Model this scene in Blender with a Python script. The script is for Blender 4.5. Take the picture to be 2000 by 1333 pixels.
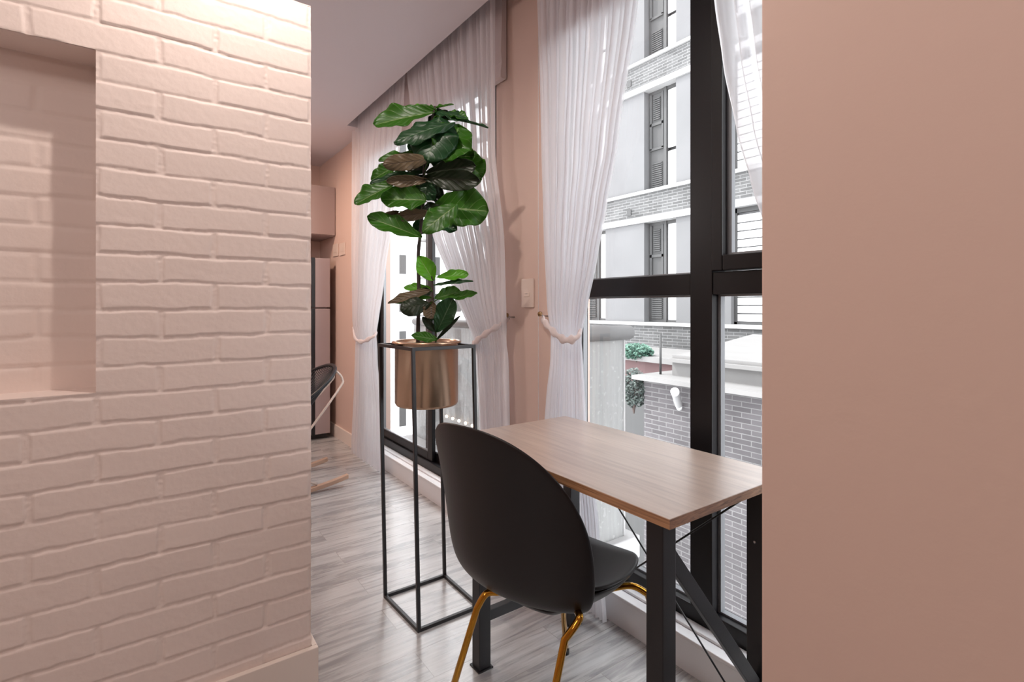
import bpy, math, random
from math import sin, cos, pi, sqrt, comb
from mathutils import Vector, Matrix, noise
random.seed(7)
C = bpy.context.scene.collection
for o in list(bpy.data.objects): bpy.data.objects.remove(o)

# ------------------------------------------------------------------ camera
F = 1005.0; FX, FY = 0.5835, 0.8121; H = 1.2
cam = bpy.data.cameras.new('camera'); co = bpy.data.objects.new('camera', cam); C.objects.link(co)
co.location = (0, 0, H); co.rotation_euler = (pi/2, 0, -math.atan2(FX, FY))
cam.sensor_width = 36; cam.lens = F/2000*36; cam.shift_y = -66.5/2000; cam.clip_start = .02; cam.clip_end = 300
bpy.context.scene.camera = co
# ------------------------------------------------------------------ light
sc = bpy.context.scene
w = bpy.data.worlds.new('sky'); sc.world = w; w.use_nodes = True
bg = w.node_tree.nodes['Background']; bg.inputs[0].default_value = (.95, .972, 1, 1); bg.inputs[1].default_value = 4.6
def light(kind, name, loc, energy, col, rot=(0, 0, 0), **k):
    l = bpy.data.lights.new(name, kind); l.energy = energy; l.color = col
    for a, b in k.items(): setattr(l, a, b)
    o = bpy.data.objects.new(name, l); C.objects.link(o); o.location = loc; o.rotation_euler = rot
    return o
sun = light('SUN', 'sun', (0, 0, 20), 3.0, (1, .98, .95), angle=math.radians(2))
sun.rotation_euler = Vector((.40, -.55, -.95)).to_track_quat('-Z', 'Y').to_euler()
WARM = (1, .885, .825)
light('SPOT', 'ceiling_downlight', (.262, 1.25, 2.585), 25, (1, .89, .81), spot_size=math.radians(165), spot_blend=.6, shadow_soft_size=.018)
light('AREA', 'corridor_fill_light', (-.35, -.2, 2.58), 7, WARM, shape='DISK', size=.7)  # unseen fill added over the corridor to raise the general brightness
light('AREA', 'entry_fill_area', (-1.4, .3, 2.58), 6, WARM, shape='DISK', size=.6)  # added fill on the entry side, no known fixture
light('POINT', 'living_fill_light', (-1.1, 3.5, 2.15), 22, (1, .92, .90), shadow_soft_size=.15)  # unseen point fill, added so that the ceiling gets light
light('POINT', 'entry_fill_point', (-1.6, -.6, 2.1), 6, (1, .90, .85), shadow_soft_size=.15)  # second fill added behind the camera, stands for no known lamp
light('AREA', 'kitchen_ceiling_lamp', (.4, 4.2, 2.58), 16, (1, .74, .58), shape='DISK', size=.3)
for nm, y0, y1 in (('window_daylight', .35, 1.64), ('door_daylight', 2.33, 3.9)):     # sky portals in the window openings
    o = light('AREA', nm, (1.66, (y0+y1)/2, 1.35), 1, (1, 1, 1), (0, pi/2, 0), shape='RECTANGLE', size=2.4, size_y=y1-y0)
    o.data.cycles.is_portal = True
sc.view_settings.view_transform = 'Standard'; sc.view_settings.look = 'None'; sc.view_settings.gamma = 1
sc.view_settings.exposure = 0.55; sc.view_settings.use_curve_mapping = False

# ------------------------------------------------------------------ helpers
def lin(c):
    return tuple(((x/255)/12.92 if x/255 <= .04045 else ((x/255+.055)/1.055)**2.4) for x in c) + (1,)
def mat(name, rgb, rough=.6, metal=0, var=.0, vscale=8, bump=0, bscale=60, spec=.5, vstretch=(1, 1, 1), **k):
    m = bpy.data.materials.new(name); m.use_nodes = True; nt = m.node_tree; N, L = nt.nodes, nt.links
    b = N['Principled BSDF']; c = lin(rgb)
    b.inputs['Base Color'].default_value = c; b.inputs['Roughness'].default_value = rough
    b.inputs['Metallic'].default_value = metal; b.inputs['Specular IOR Level'].default_value = spec
    for a, v in k.items(): b.inputs[a.replace('_', ' ')].default_value = v
    tc = N.new('ShaderNodeTexCoord')
    if var:
        mp = N.new('ShaderNodeMapping'); mp.inputs['Scale'].default_value = vstretch
        n = N.new('ShaderNodeTexNoise'); n.inputs['Scale'].default_value = vscale; n.inputs['Detail'].default_value = 5
        r = N.new('ShaderNodeMix'); r.data_type = 'RGBA'
        r.inputs[6].default_value = tuple(x*(1-var) for x in c[:3])+(1,); r.inputs[7].default_value = tuple(min(1, x*(1+var)) for x in c[:3])+(1,)
        L.new(tc.outputs['Object'], mp.inputs[0]); L.new(mp.outputs[0], n.inputs['Vector']); L.new(n.outputs['Fac'], r.inputs[0]); L.new(r.outputs[2], b.inputs['Base Color'])
    if bump:
        n = N.new('ShaderNodeTexNoise'); n.inputs['Scale'].default_value = bscale; n.inputs['Detail'].default_value = 4
        bp = N.new('ShaderNodeBump'); bp.inputs['Strength'].default_value = bump; bp.inputs['Distance'].default_value = .002
        L.new(tc.outputs['Object'], n.inputs['Vector']); L.new(n.outputs['Fac'], bp.inputs['Height']); L.new(bp.outputs[0], b.inputs['Normal'])
    return m
def obj(name, vf, m, parent=None, smooth=False, loc=None):
    me = bpy.data.meshes.new(name); me.from_pydata([tuple(v) for v in vf[0]], [], vf[1]); me.update()
    if m: me.materials.append(m)
    if smooth: me.polygons.foreach_set('use_smooth', [True]*len(me.polygons))
    o = bpy.data.objects.new(name, me); C.objects.link(o)
    if parent: o.parent = parent
    if loc: o.location = loc
    return o
def rec(o):
    import bmesh
    bm = bmesh.new(); bm.from_mesh(o.data); bmesh.ops.recalc_face_normals(bm, faces=bm.faces); bm.to_mesh(o.data); bm.free(); return o
def tag(o, label, cat=None, group=None, kind=None):
    o['label'] = label
    if cat: o['category'] = cat
    if group: o['group'] = group
    if kind: o['kind'] = kind
    return o
def thing(name, label, cat, loc=(0, 0, 0), rz=0, group=None):
    o = bpy.data.objects.new(name, None); C.objects.link(o); o.location = loc; o.rotation_euler = (0, 0, rz); o.empty_display_size = .1
    return tag(o, label, cat, group)
def struct(o):
    o['kind'] = 'structure'; return o
def join(*parts):
    V, Fc = [], []
    for v, f in parts:
        n = len(V); V += [tuple(p) for p in v]; Fc += [tuple(i+n for i in q) for q in f]
    return V, Fc
def box(x0, x1, y0, y1, z0, z1):
    v = [(x, y, z) for z in (z0, z1) for (x, y) in ((x0, y0), (x1, y0), (x1, y1), (x0, y1))]
    return v, [(3, 2, 1, 0), (4, 5, 6, 7), (0, 1, 5, 4), (1, 2, 6, 5), (2, 3, 7, 6), (3, 0, 4, 7)]
def bev(o, wd=.002, seg=2):
    b = o.modifiers.new('bevel', 'BEVEL'); b.width = wd; b.segments = seg; b.limit_method = 'ANGLE'; b.angle_limit = math.radians(40)
    return o
def bar(a, b, wx, wy, up=(0, 0, 1)):
    a, b = Vector(a), Vector(b); d = (b-a).normalized(); u = Vector(up)
    if abs(d.dot(u)) > .98: u = Vector((0, 1, 0))
    s = d.cross(u).normalized(); t = s.cross(d)
    v = [p + s*i*wx/2 + t*j*wy/2 for p in (a, b) for (i, j) in ((-1, -1), (1, -1), (1, 1), (-1, 1))]
    return v, [(3, 2, 1, 0), (4, 5, 6, 7), (0, 1, 5, 4), (1, 2, 6, 5), (2, 3, 7, 6), (3, 0, 4, 7)]
def tube(pts, r, n=10, closed=False, caps=True):
    pts = [Vector(p) for p in pts]; V, Fc = [], []; m = len(pts)
    rr = r if isinstance(r, (list, tuple)) else [r]*m
    up = None
    for i, p in enumerate(pts):
        a = pts[(i-1) % m] if (closed or i > 0) else p; b = pts[(i+1) % m] if (closed or i < m-1) else p
        d = (b-a).normalized()
        if up is None:
            up = Vector((0, 0, 1)) if abs(d.z) < .9 else Vector((1, 0, 0))
        s = d.cross(up).normalized(); up = s.cross(d).normalized()
        for k in range(n):
            t = 2*pi*k/n; V.append(p + (s*cos(t)+up*sin(t))*rr[i])
    for i in range(m if closed else m-1):
        for k in range(n):
            j = (i+1) % m; Fc.append((i*n+k, i*n+(k+1) % n, j*n+(k+1) % n, j*n+k))
    if caps and not closed:
        Fc.append(tuple(range(n-1, -1, -1))); Fc.append(tuple((m-1)*n+k for k in range(n)))
    return V, Fc
def lathe(prof, n=48, c=(0, 0)):
    V, Fc = [], []; m = len(prof)
    for (r, z) in prof:
        for k in range(n): V.append((c[0]+r*cos(2*pi*k/n), c[1]+r*sin(2*pi*k/n), z))
    for i in range(m-1):
        for k in range(n): Fc.append((i*n+k, i*n+(k+1) % n, (i+1)*n+(k+1) % n, (i+1)*n+k))
    return V, Fc
def grid(nu, nv, f):
    V = [f(i/(nu-1), j/(nv-1)) for j in range(nv) for i in range(nu)]
    Fc = [(j*nu+i, j*nu+i+1, (j+1)*nu+i+1, (j+1)*nu+i) for j in range(nv-1) for i in range(nu-1)]
    return V, Fc
def spline(pts, n=8):
    P = [Vector(p) for p in pts]; out = []
    for i in range(len(P)-1):
        a, b, c, d = P[max(0, i-1)], P[i], P[i+1], P[min(len(P)-1, i+2)]
        for k in range(n):
            t = k/n; out.append(.5*((2*b)+(c-a)*t+(2*a-5*b+4*c-d)*t*t+(3*b-a-3*c+d)*t**3))
    out.append(P[-1]); return out
def onX(u, v, X):            # survey of the photograph: the point of the plane x = X
    t = (u-1000)/F; d = X/(FX+FY*t); return Vector((X, d*(FY-FX*t), H+d*(600-v)/F))
def onD(u, v, d):            # the point at distance d
    t = (u-1000)/F; return Vector((d*(FX+FY*t), d*(FY-FX*t), H+d*(600-v)/F))

# ------------------------------------------------------------------ materials
M = {}
M['brickpaint'] = mat('painted_brick', (238, 221, 213), .55, var=.03, vscale=4, bump=.18, bscale=120)
M['paint'] = mat('wall_paint', (216, 188, 175), .6, var=.02, vscale=3, bump=.25, bscale=45)
M['ceil'] = mat('ceiling_paint', (226, 220, 224), .7, bump=.1, bscale=40)
M['trim'] = mat('white_trim_paint', (236, 222, 212), .4)
M['sill'] = mat('white_sill_paint', (228, 228, 230), .4, var=.03)
M['black'] = mat('black_window_metal', (13, 11, 14), .35, spec=.35)
M['blackmetal'] = mat('black_powder_metal', (30, 29, 32), .42, bump=.1, bscale=300)
M['gasket'] = mat('grey_gasket', (135, 137, 140), .35, metal=.3)
M['chair'] = mat('black_chair_plastic', (20, 15, 17), .42, bump=.12, bscale=400)
M['brass'] = mat('polished_brass', (200, 146, 56), .07, metal=1)
M['pot'] = mat('brushed_bronze', (196, 164, 138), .25, metal=.9, var=.05, vscale=6, vstretch=(1, 1, 4))
M['trunk'] = mat('fig_bark', (62, 50, 46), .8, var=.3, vscale=30, bump=.6, bscale=80)
M['soil'] = mat('potting_soil', (60, 46, 38), .9, var=.4, vscale=60, bump=1, bscale=80)
M['fridge'] = mat('fridge_steel', (178, 164, 166), .35, metal=.1, var=.03)
M['fridgedark'] = mat('fridge_dark_trim', (22, 22, 26), .3)
M['cabinet'] = mat('cabinet_laminate', (172, 152, 148), .5)
M['cord'] = mat('black_pvc_cord', (28, 30, 36), .35)
M['cream'] = mat('cream_metal', (226, 208, 196), .4)
M['rocker'] = mat('pale_beech', (196, 164, 142), .45, var=.12, vscale=8, vstretch=(1, 10, 10))
M['plastic'] = mat('switch_plastic', (226, 206, 194), .3)
M['steel'] = mat('bolt_steel', (190, 190, 192), .25, metal=1)
M['blind'] = mat('blind_fabric', (212, 198, 196), .9, bump=.2, bscale=300)
M['concrete'] = mat('pale_concrete', (92, 92, 93), .9, var=.2, vscale=.8, bump=.4, bscale=6)
M['ledge'] = mat('white_ledge', (150, 150, 150), .8)
M['stone'] = mat('roof_stone', (110, 109, 108), .85, var=.14, vscale=1.2, vstretch=(6, 1, 1))
M['frame_out'] = mat('grey_window_frame', (52, 52, 52), .6)
M['shutter'] = mat('grey_louvre', (56, 56, 56), .7)
M['whitepanel'] = mat('white_blind_panel', (184, 184, 184), .7)
M['redwall'] = mat('red_render', (84, 64, 64), .9, var=.3, vscale=3)
M['handrail'] = mat('weathered_handrail', (98, 98, 98), .6, var=.25, vscale=5, vstretch=(1, 1, 3))
M['leafgreen'] = mat('hedge_leaf', (70, 104, 90), .6, var=.4, vscale=6)
M['leafdark'] = mat('ivy_leaf', (74, 84, 80), .6, var=.5, vscale=7)
M['ground'] = mat('alley_asphalt', (92, 92, 92), .95, var=.2, vscale=1)
M['whitebuild'] = mat('white_render', (240, 240, 240), .9)

def glass_mat(name, tint=(1, 1, 1), gloss=.08, dirt=0.0):
    m = bpy.data.materials.new(name); m.use_nodes = True; N, L = m.node_tree.nodes, m.node_tree.links; N.clear()
    out = N.new('ShaderNodeOutputMaterial'); t = N.new('ShaderNodeBsdfTransparent'); t.inputs[0].default_value = tint+(1,)
    g = N.new('ShaderNodeBsdfGlossy'); g.inputs['Roughness'].default_value = .02; mx = N.new('ShaderNodeMixShader')
    fr = N.new('ShaderNodeFresnel'); fr.inputs['IOR'].default_value = 1.45; mu = N.new('ShaderNodeMath'); mu.operation = 'MULTIPLY'; mu.inputs[1].default_value = gloss*1.3
    L.new(fr.outputs[0], mu.inputs[0]); L.new(mu.outputs[0], mx.inputs[0]); L.new(t.outputs[0], mx.inputs[1]); L.new(g.outputs[0], mx.inputs[2])
    last = mx
    if dirt:
        d = N.new('ShaderNodeBsdfDiffuse'); d.inputs[0].default_value = (.42, .43, .43, 1); tl = N.new('ShaderNodeBsdfTranslucent'); tl.inputs[0].default_value = (.5, .51, .51, 1)
        dm = N.new('ShaderNodeMixShader'); dm.inputs[0].default_value = .5; L.new(d.outputs[0], dm.inputs[1]); L.new(tl.outputs[0], dm.inputs[2])
        tc = N.new('ShaderNodeTexCoord'); mp = N.new('ShaderNodeMapping'); mp.inputs['Scale'].default_value = (30, 30, 2.5)
        n = N.new('ShaderNodeTexNoise'); n.inputs['Scale'].default_value = 1.5; n.inputs['Detail'].default_value = 8
        n2 = N.new('ShaderNodeTexNoise'); n2.inputs['Scale'].default_value = 45; n2.inputs['Detail'].default_value = 2
        r2 = N.new('ShaderNodeMapRange'); r2.inputs[1].default_value = .62; r2.inputs[2].default_value = .72; r2.inputs[3].default_value = 0; r2.inputs[4].default_value = .35
        r = N.new('ShaderNodeMapRange'); r.inputs[1].default_value = .3; r.inputs[2].default_value = .7; r.inputs[3].default_value = dirt-.1; r.inputs[4].default_value = dirt+.12
        ad = N.new('ShaderNodeMath'); ad.use_clamp = True
        L.new(tc.outputs['Object'], mp.inputs[0]); L.new(mp.outputs[0], n.inputs['Vector']); L.new(n.outputs['Fac'], r.inputs[0])
        L.new(tc.outputs['Object'], n2.inputs['Vector']); L.new(n2.outputs['Fac'], r2.inputs[0]); L.new(r.outputs[0], ad.inputs[0]); L.new(r2.outputs[0], ad.inputs[1])
        m2 = N.new('ShaderNodeMixShader'); L.new(ad.outputs[0], m2.inputs[0]); L.new(mx.outputs[0], m2.inputs[1]); L.new(dm.outputs[0], m2.inputs[2]); last = m2
    L.new(last.outputs[0], out.inputs[0]); return m
M['glass'] = glass_mat('clear_window_glass')
M['dirtyglass'] = glass_mat('dusty_balcony_glass', gloss=.05, dirt=.74)

def sheer():
    m = bpy.data.materials.new('sheer_curtain'); m.use_nodes = True; N, L = m.node_tree.nodes, m.node_tree.links; N.clear()
    out = N.new('ShaderNodeOutputMaterial'); d = N.new('ShaderNodeBsdfDiffuse'); d.inputs[0].default_value = (.92, .925, .95, 1)
    t = N.new('ShaderNodeBsdfTranslucent'); t.inputs[0].default_value = (.96, .97, 1.0, 1); tr = N.new('ShaderNodeBsdfTransparent')
    a = N.new('ShaderNodeMixShader'); a.inputs[0].default_value = .72; b = N.new('ShaderNodeMixShader')
    lw = N.new('ShaderNodeLayerWeight'); lw.inputs[0].default_value = .35
    r = N.new('ShaderNodeMapRange'); r.inputs[3].default_value = .20; r.inputs[4].default_value = .03
    L.new(lw.outputs['Facing'], r.inputs[0]); L.new(r.outputs[0], b.inputs[0])
    L.new(d.outputs[0], a.inputs[1]); L.new(t.outputs[0], a.inputs[2]); L.new(a.outputs[0], b.inputs[1]); L.new(tr.outputs[0], b.inputs[2]); L.new(b.outputs[0], out.inputs[0])
    return m
M['sheer'] = sheer()

def wood_floor():
    m = bpy.data.materials.new('grey_oak_planks'); m.use_nodes = True; N, L = m.node_tree.nodes, m.node_tree.links; b = N['Principled BSDF']
    tc = N.new('ShaderNodeTexCoord')
    br = N.new('ShaderNodeTexBrick'); br.offset = .37; br.inputs['Scale'].default_value = 1; br.inputs['Brick Width'].default_value = 1.22; br.inputs['Row Height'].default_value = .15
    br.inputs['Mortar Size'].default_value = .0011; br.inputs['Mortar Smooth'].default_value = .1; br.inputs['Color1'].default_value = (0, 0, 0, 1); br.inputs['Color2'].default_value = (1, 1, 1, 1); br.inputs['Mortar'].default_value = (.5, .5, .5, 1)
    L.new(tc.outputs['Object'], br.inputs['Vector'])
    add = N.new('ShaderNodeVectorMath'); add.operation = 'ADD'; sc3 = N.new('ShaderNodeVectorMath'); sc3.operation = 'SCALE'; sc3.inputs['Scale'].default_value = 7
    L.new(br.outputs['Color'], sc3.inputs[0]); L.new(tc.outputs['Object'], add.inputs[0]); L.new(sc3.outputs[0], add.inputs[1])
    mp = N.new('ShaderNodeMapping'); mp.inputs['Scale'].default_value = (1.0, 9, 1); L.new(add.outputs[0], mp.inputs[0])
    n1 = N.new('ShaderNodeTexNoise'); n1.inputs['Scale'].default_value = 2.2; n1.inputs['Detail'].default_value = 7; n1.inputs['Roughness'].default_value = .62; n1.inputs['Distortion'].default_value = .9
    mp2 = N.new('ShaderNodeMapping'); mp2.inputs['Scale'].default_value = (2.5, 45, 1); L.new(add.outputs[0], mp2.inputs[0])
    n2 = N.new('ShaderNodeTexNoise'); n2.inputs['Scale'].default_value = 2.5; n2.inputs['Detail'].default_value = 5
    L.new(mp.outputs[0], n1.inputs['Vector']); L.new(mp2.outputs[0], n2.inputs['Vector'])
    mx = N.new('ShaderNodeMath'); mx.operation = 'MULTIPLY_ADD'; mx.inputs[1].default_value = .35; L.new(n2.outputs['Fac'], mx.inputs[0]); L.new(n1.outputs['Fac'], mx.inputs[2])
    cr = N.new('ShaderNodeValToRGB'); e = cr.color_ramp.elements
    b.inputs['Coat Weight'].default_value = .6; b.inputs['Coat Roughness'].default_value = .25; b.inputs['Coat IOR'].default_value = 1.6
    e[0].position = .48; e[0].color = lin((144, 144, 146)); e[1].position = .82; e[1].color = lin((200, 201, 201))
    x = e.new(.62); x.color = lin((168, 168, 169)); x = e.new(.70); x.color = lin((184, 184, 184))
    L.new(mx.outputs[0], cr.inputs[0])
    pm = N.new('ShaderNodeMix'); pm.data_type = 'RGBA'; pm.blend_type = 'MULTIPLY'; pm.inputs[0].default_value = 1
    pr = N.new('ShaderNodeMapRange'); pr.inputs[3].default_value = .93; pr.inputs[4].default_value = 1.04
    L.new(br.outputs['Color'], pr.inputs[0]); L.new(cr.outputs[0], pm.inputs[6]); L.new(pr.outputs[0], pm.inputs[7])
    dk = N.new('ShaderNodeMix'); dk.data_type = 'RGBA'; dk.inputs[7].default_value = lin((140, 136, 134)); L.new(br.outputs['Fac'], dk.inputs[0]); L.new(pm.outputs[2], dk.inputs[6])
    L.new(dk.outputs[2], b.inputs['Base Color'])
    rr = N.new('ShaderNodeMapRange'); rr.inputs[3].default_value = .20; rr.inputs[4].default_value = .36; L.new(n1.outputs['Fac'], rr.inputs[0]); L.new(rr.outputs[0], b.inputs['Roughness'])
    bp = N.new('ShaderNodeBump'); bp.inputs['Strength'].default_value = .25; bp.inputs['Distance'].default_value = .001; L.new(mx.outputs[0], bp.inputs['Height']); L.new(bp.outputs[0], b.inputs['Normal'])
    return m
M['floor'] = wood_floor()
def desk_wood(name, edge=False):
    m = bpy.data.materials.new(name); m.use_nodes = True; N, L = m.node_tree.nodes, m.node_tree.links; b = N['Principled BSDF']
    tc = N.new('ShaderNodeTexCoord'); mp = N.new('ShaderNodeMapping'); mp.inputs['Scale'].default_value = (22, 1.1, 22) if not edge else (10, 1.5, 90)
    n = N.new('ShaderNodeTexNoise'); n.inputs['Scale'].default_value = 2.6; n.inputs['Detail'].default_value = 7; n.inputs['Distortion'].default_value = .8; n.inputs['Roughness'].default_value = .6
    cr = N.new('ShaderNodeValToRGB'); e = cr.color_ramp.elements
    e[0].position = .34; e[0].color = lin((172, 152, 140)); e[1].position = .72; e[1].color = lin((204, 186, 172))
    x = e.new(.5); x.color = lin((190, 170, 156))
    if edge: e[0].color = lin((120, 84, 58)); e[1].color = lin((172, 128, 92)); e[2].color = lin((200, 154, 114))
    L.new(tc.outputs['Object'], mp.inputs[0]); L.new(mp.outputs[0], n.inputs['Vector']); L.new(n.outputs['Fac'], cr.inputs[0]); L.new(cr.outputs[0], b.inputs['Base Color'])
    b.inputs['Roughness'].default_value = .3; b.inputs['Specular IOR Level'].default_value = .8; b.inputs['Coat Weight'].default_value = .8 if not edge else 0; b.inputs['Coat Roughness'].default_value = .3; b.inputs['Coat IOR'].default_value = 1.85
    bp = N.new('ShaderNodeBump'); bp.inputs['Strength'].default_value = .2; bp.inputs['Distance'].default_value = .0006; L.new(n.outputs['Fac'], bp.inputs['Height']); L.new(bp.outputs[0], b.inputs['Normal'])
    return m
M['desk'] = desk_wood('oak_laminate'); M['deskedge'] = desk_wood('oak_edge_band', True)
def brick_mat(name, c1, c2, mortar, bw, rh, ms=.006, dirt=.25, stains=None):
    m = bpy.data.materials.new(name); m.use_nodes = True; N, L = m.node_tree.nodes, m.node_tree.links; b = N['Principled BSDF']; b.inputs['Roughness'].default_value = .85
    tc = N.new('ShaderNodeTexCoord'); sp = N.new('ShaderNodeSeparateXYZ'); cb = N.new('ShaderNodeCombineXYZ'); ad = N.new('ShaderNodeMath')
    L.new(tc.outputs['Object'], sp.inputs[0]); L.new(sp.outputs[0], ad.inputs[0]); L.new(sp.outputs[1], ad.inputs[1]); L.new(ad.outputs[0], cb.inputs[0]); L.new(sp.outputs[2], cb.inputs[1])
    br = N.new('ShaderNodeTexBrick'); br.inputs['Scale'].default_value = 1; br.inputs['Brick Width'].default_value = bw; br.inputs['Row Height'].default_value = rh; br.inputs['Mortar Size'].default_value = ms; br.inputs['Mortar Smooth'].default_value = .3
    br.inputs['Color1'].default_value = lin(c1); br.inputs['Color2'].default_value = lin(c2); br.inputs['Mortar'].default_value = lin(mortar); L.new(cb.outputs[0], br.inputs['Vector'])
    n = N.new('ShaderNodeTexNoise'); n.inputs['Scale'].default_value = 1.3; n.inputs['Detail'].default_value = 6; L.new(tc.outputs['Object'], n.inputs['Vector'])
    mr = N.new('ShaderNodeMapRange'); mr.inputs[1].default_value = .3; mr.inputs[2].default_value = .7; mr.inputs[3].default_value = 1-dirt; mr.inputs[4].default_value = 1+dirt; L.new(n.outputs['Fac'], mr.inputs[0])
    mx = N.new('ShaderNodeMix'); mx.data_type = 'RGBA'; mx.blend_type = 'MULTIPLY'; mx.inputs[0].default_value = 1; L.new(br.outputs['Color'], mx.inputs[6]); L.new(mr.outputs[0], mx.inputs[7]); L.new(mx.outputs[2], b.inputs['Base Color'])
    bp = N.new('ShaderNodeBump'); bp.inputs['Strength'].default_value = .5; bp.inputs['Distance'].default_value = .01; bp.invert = True; L.new(br.outputs['Fac'], bp.inputs['Height']); L.new(bp.outputs[0], b.inputs['Normal'])
    return m
M['towerbrick'] = brick_mat('tower_band_brick', (62, 62, 62), (78, 78, 78), (108, 108, 108), .25, .062, .007)
M['lowbrick'] = brick_mat('low_wall_brick', (54, 51, 53), (66, 63, 65), (88, 87, 87), .25, .066, .007)

def leaf_mat(name, top, under, vein):
    m = bpy.data.materials.new(name); m.use_nodes = True; N, L = m.node_tree.nodes, m.node_tree.links; b = N['Principled BSDF']
    uv = N.new('ShaderNodeUVMap'); sp = N.new('ShaderNodeSeparateXYZ'); L.new(uv.outputs[0], sp.inputs[0])
    def mth(op, a, bb=None, c=None):
        n = N.new('ShaderNodeMath'); n.operation = op
        for i, q in enumerate((a, bb, c)):
            if q is None: continue
            if isinstance(q, (int, float)): n.inputs[i].default_value = q
            else: L.new(q, n.inputs[i])
        return n.outputs[0]
    av = mth('ABSOLUTE', mth('SUBTRACT', sp.outputs[1], .5))             # distance from the midrib
    mid = mth('LESS_THAN', av, .020)
    ph = mth('FRACT', mth('MULTIPLY', mth('SUBTRACT', sp.outputs[0], mth('MULTIPLY', av, .55)), 7.0))
    side = mth('LESS_THAN', mth('ABSOLUTE', mth('SUBTRACT', ph, .5)), .035)
    veins = mth('MAXIMUM', mid, mth('MULTIPLY', side, .55))
    nz = N.new('ShaderNodeTexNoise'); nz.inputs['Scale'].default_value = 14; nz.inputs['Detail'].default_value = 3
    tc = N.new('ShaderNodeTexCoord'); L.new(tc.outputs['Object'], nz.inputs['Vector'])
    a = N.new('ShaderNodeMix'); a.data_type = 'RGBA'; a.inputs[6].default_value = lin(top); a.inputs[7].default_value = lin(tuple(min(255, int(x*1.35)) for x in top)); L.new(nz.outputs['Fac'], a.inputs[0])
    c = N.new('ShaderNodeMix'); c.data_type = 'RGBA'; c.inputs[7].default_value = lin(vein); L.new(veins, c.inputs[0]); L.new(a.outputs[2], c.inputs[6])
    L.new(c.outputs[2], b.inputs['Base Color']); b.inputs['Roughness'].default_value = .38
    ht = mth('ADD', mth('MULTIPLY', mth('POWER', mth('ABSOLUTE', mth('SUBTRACT', ph, .5)), .7), -1.0), 0)
    bp = N.new('ShaderNodeBump'); bp.inputs['Strength'].default_value = .6; bp.inputs['Distance'].default_value = .004; L.new(ht, bp.inputs['Height']); L.new(bp.outputs[0], b.inputs['Normal'])
    tl = N.new('ShaderNodeBsdfTranslucent'); tl.inputs[0].default_value = lin(under); mx = N.new('ShaderNodeMixShader'); mx.inputs[0].default_value = .28
    L.new(b.outputs[0], mx.inputs[1]); L.new(tl.outputs[0], mx.inputs[2]); L.new(mx.outputs[0], N['Material Output'].inputs[0])
    return m
M['g1'] = leaf_mat('fig_leaf_green', (46, 90, 20), (120, 180, 20), (132, 158, 96))
M['g2'] = leaf_mat('fig_leaf_deep', (26, 62, 32), (60, 120, 30), (96, 124, 92))
M['g3'] = leaf_mat('fig_leaf_bright', (80, 142, 30), (150, 210, 30), (140, 170, 96))
M['g4'] = leaf_mat('fig_leaf_dry', (98, 84, 64), (80, 70, 40), (70, 58, 48))
M['g5'] = leaf_mat('fig_leaf_dark', (32, 44, 26), (34, 56, 16), (56, 60, 44))  # darkest leaf green, with muted veins

# ------------------------------------------------------------------ room shell
Y0 = 1.70; CZ = 2.62; WX = 1.46
struct(obj('floor', box(-3.2, 1.47, -2.6, 5.45, -.06, 0), M['floor']))
struct(obj('ceiling', join(box(-3.2, 1.30, -2.6, 5.45, CZ, CZ+.05), box(1.30, 1.70, -2.6, 4.02, 2.78, 2.83), box(1.29, 1.30, -2.6, 4.02, CZ+.05, 2.79),
       box(1.30, 1.60, 4.02, 5.45, CZ, CZ+.05), box(1.29, 1.47, 4.01, 4.02, CZ+.05, 2.79)), M['ceil']))
struct(obj('wall_west', box(-3.25, -3.2, -2.6, 5.45, 0, CZ), M['paint']))
struct(obj('wall_south', box(-3.2, 1.47, -2.65, -2.6, 0, 2.8), M['paint']))
struct(obj('wall_north', box(-3.2, 1.47, 5.36, 5.45, 0, CZ), M['paint']))
A0, A1, B0, B1 = .10, 1.70, 2.17, 4.02      # window 2 and window 1 openings (y)
SZ = .105; TZ = 2.70
E1 = 1.66
wall_e = join(box(WX, E1, -2.6, A0, -.06, 2.8), box(WX, E1, A1, B0, -.06, 2.8), box(WX, E1, B1, 5.45, -.06, 2.8),
              box(WX, E1, A0, A1, -.06, SZ), box(WX, E1, B0, B1, -.06, SZ), box(WX, E1, A0, A1, TZ, 2.8), box(WX, E1, B0, B1, TZ, 2.8))
struct(bev(obj('wall_east', wall_e, M['paint']), .003))
# right wall of the entry: end corner close to the camera
struct(bev(obj('wall_right', box(.80, .93, -2.6, .434, 0, 2.79), M['paint']), .004))
# baseboards and sills
struct(obj('baseboard_north', box(1.445, WX, 4.06, 5.36, 0, .11), M['trim']))
struct(bev(obj('trim_1', join(box(WX-.012, 1.53, A0, A1+.02, SZ-.002, SZ+.012), box(1.49, 1.53, A0, A1+.02, SZ+.012, SZ+.022)), M['sill']), .003))
struct(bev(obj('trim_2', join(box(WX-.012, 1.53, B0-.02, B1, SZ-.002, SZ+.012), box(1.49, 1.53, B0-.02, B1, SZ+.012, SZ+.022)), M['sill']), .003))
struct(obj('trim_3', box(WX-.008, WX, A0, A1+.02, 0, SZ-.002), M['sill']))
struct(obj('trim_4', box(WX-.008, WX, B0-.02, B1, 0, SZ-.002), M['sill']))

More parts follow.
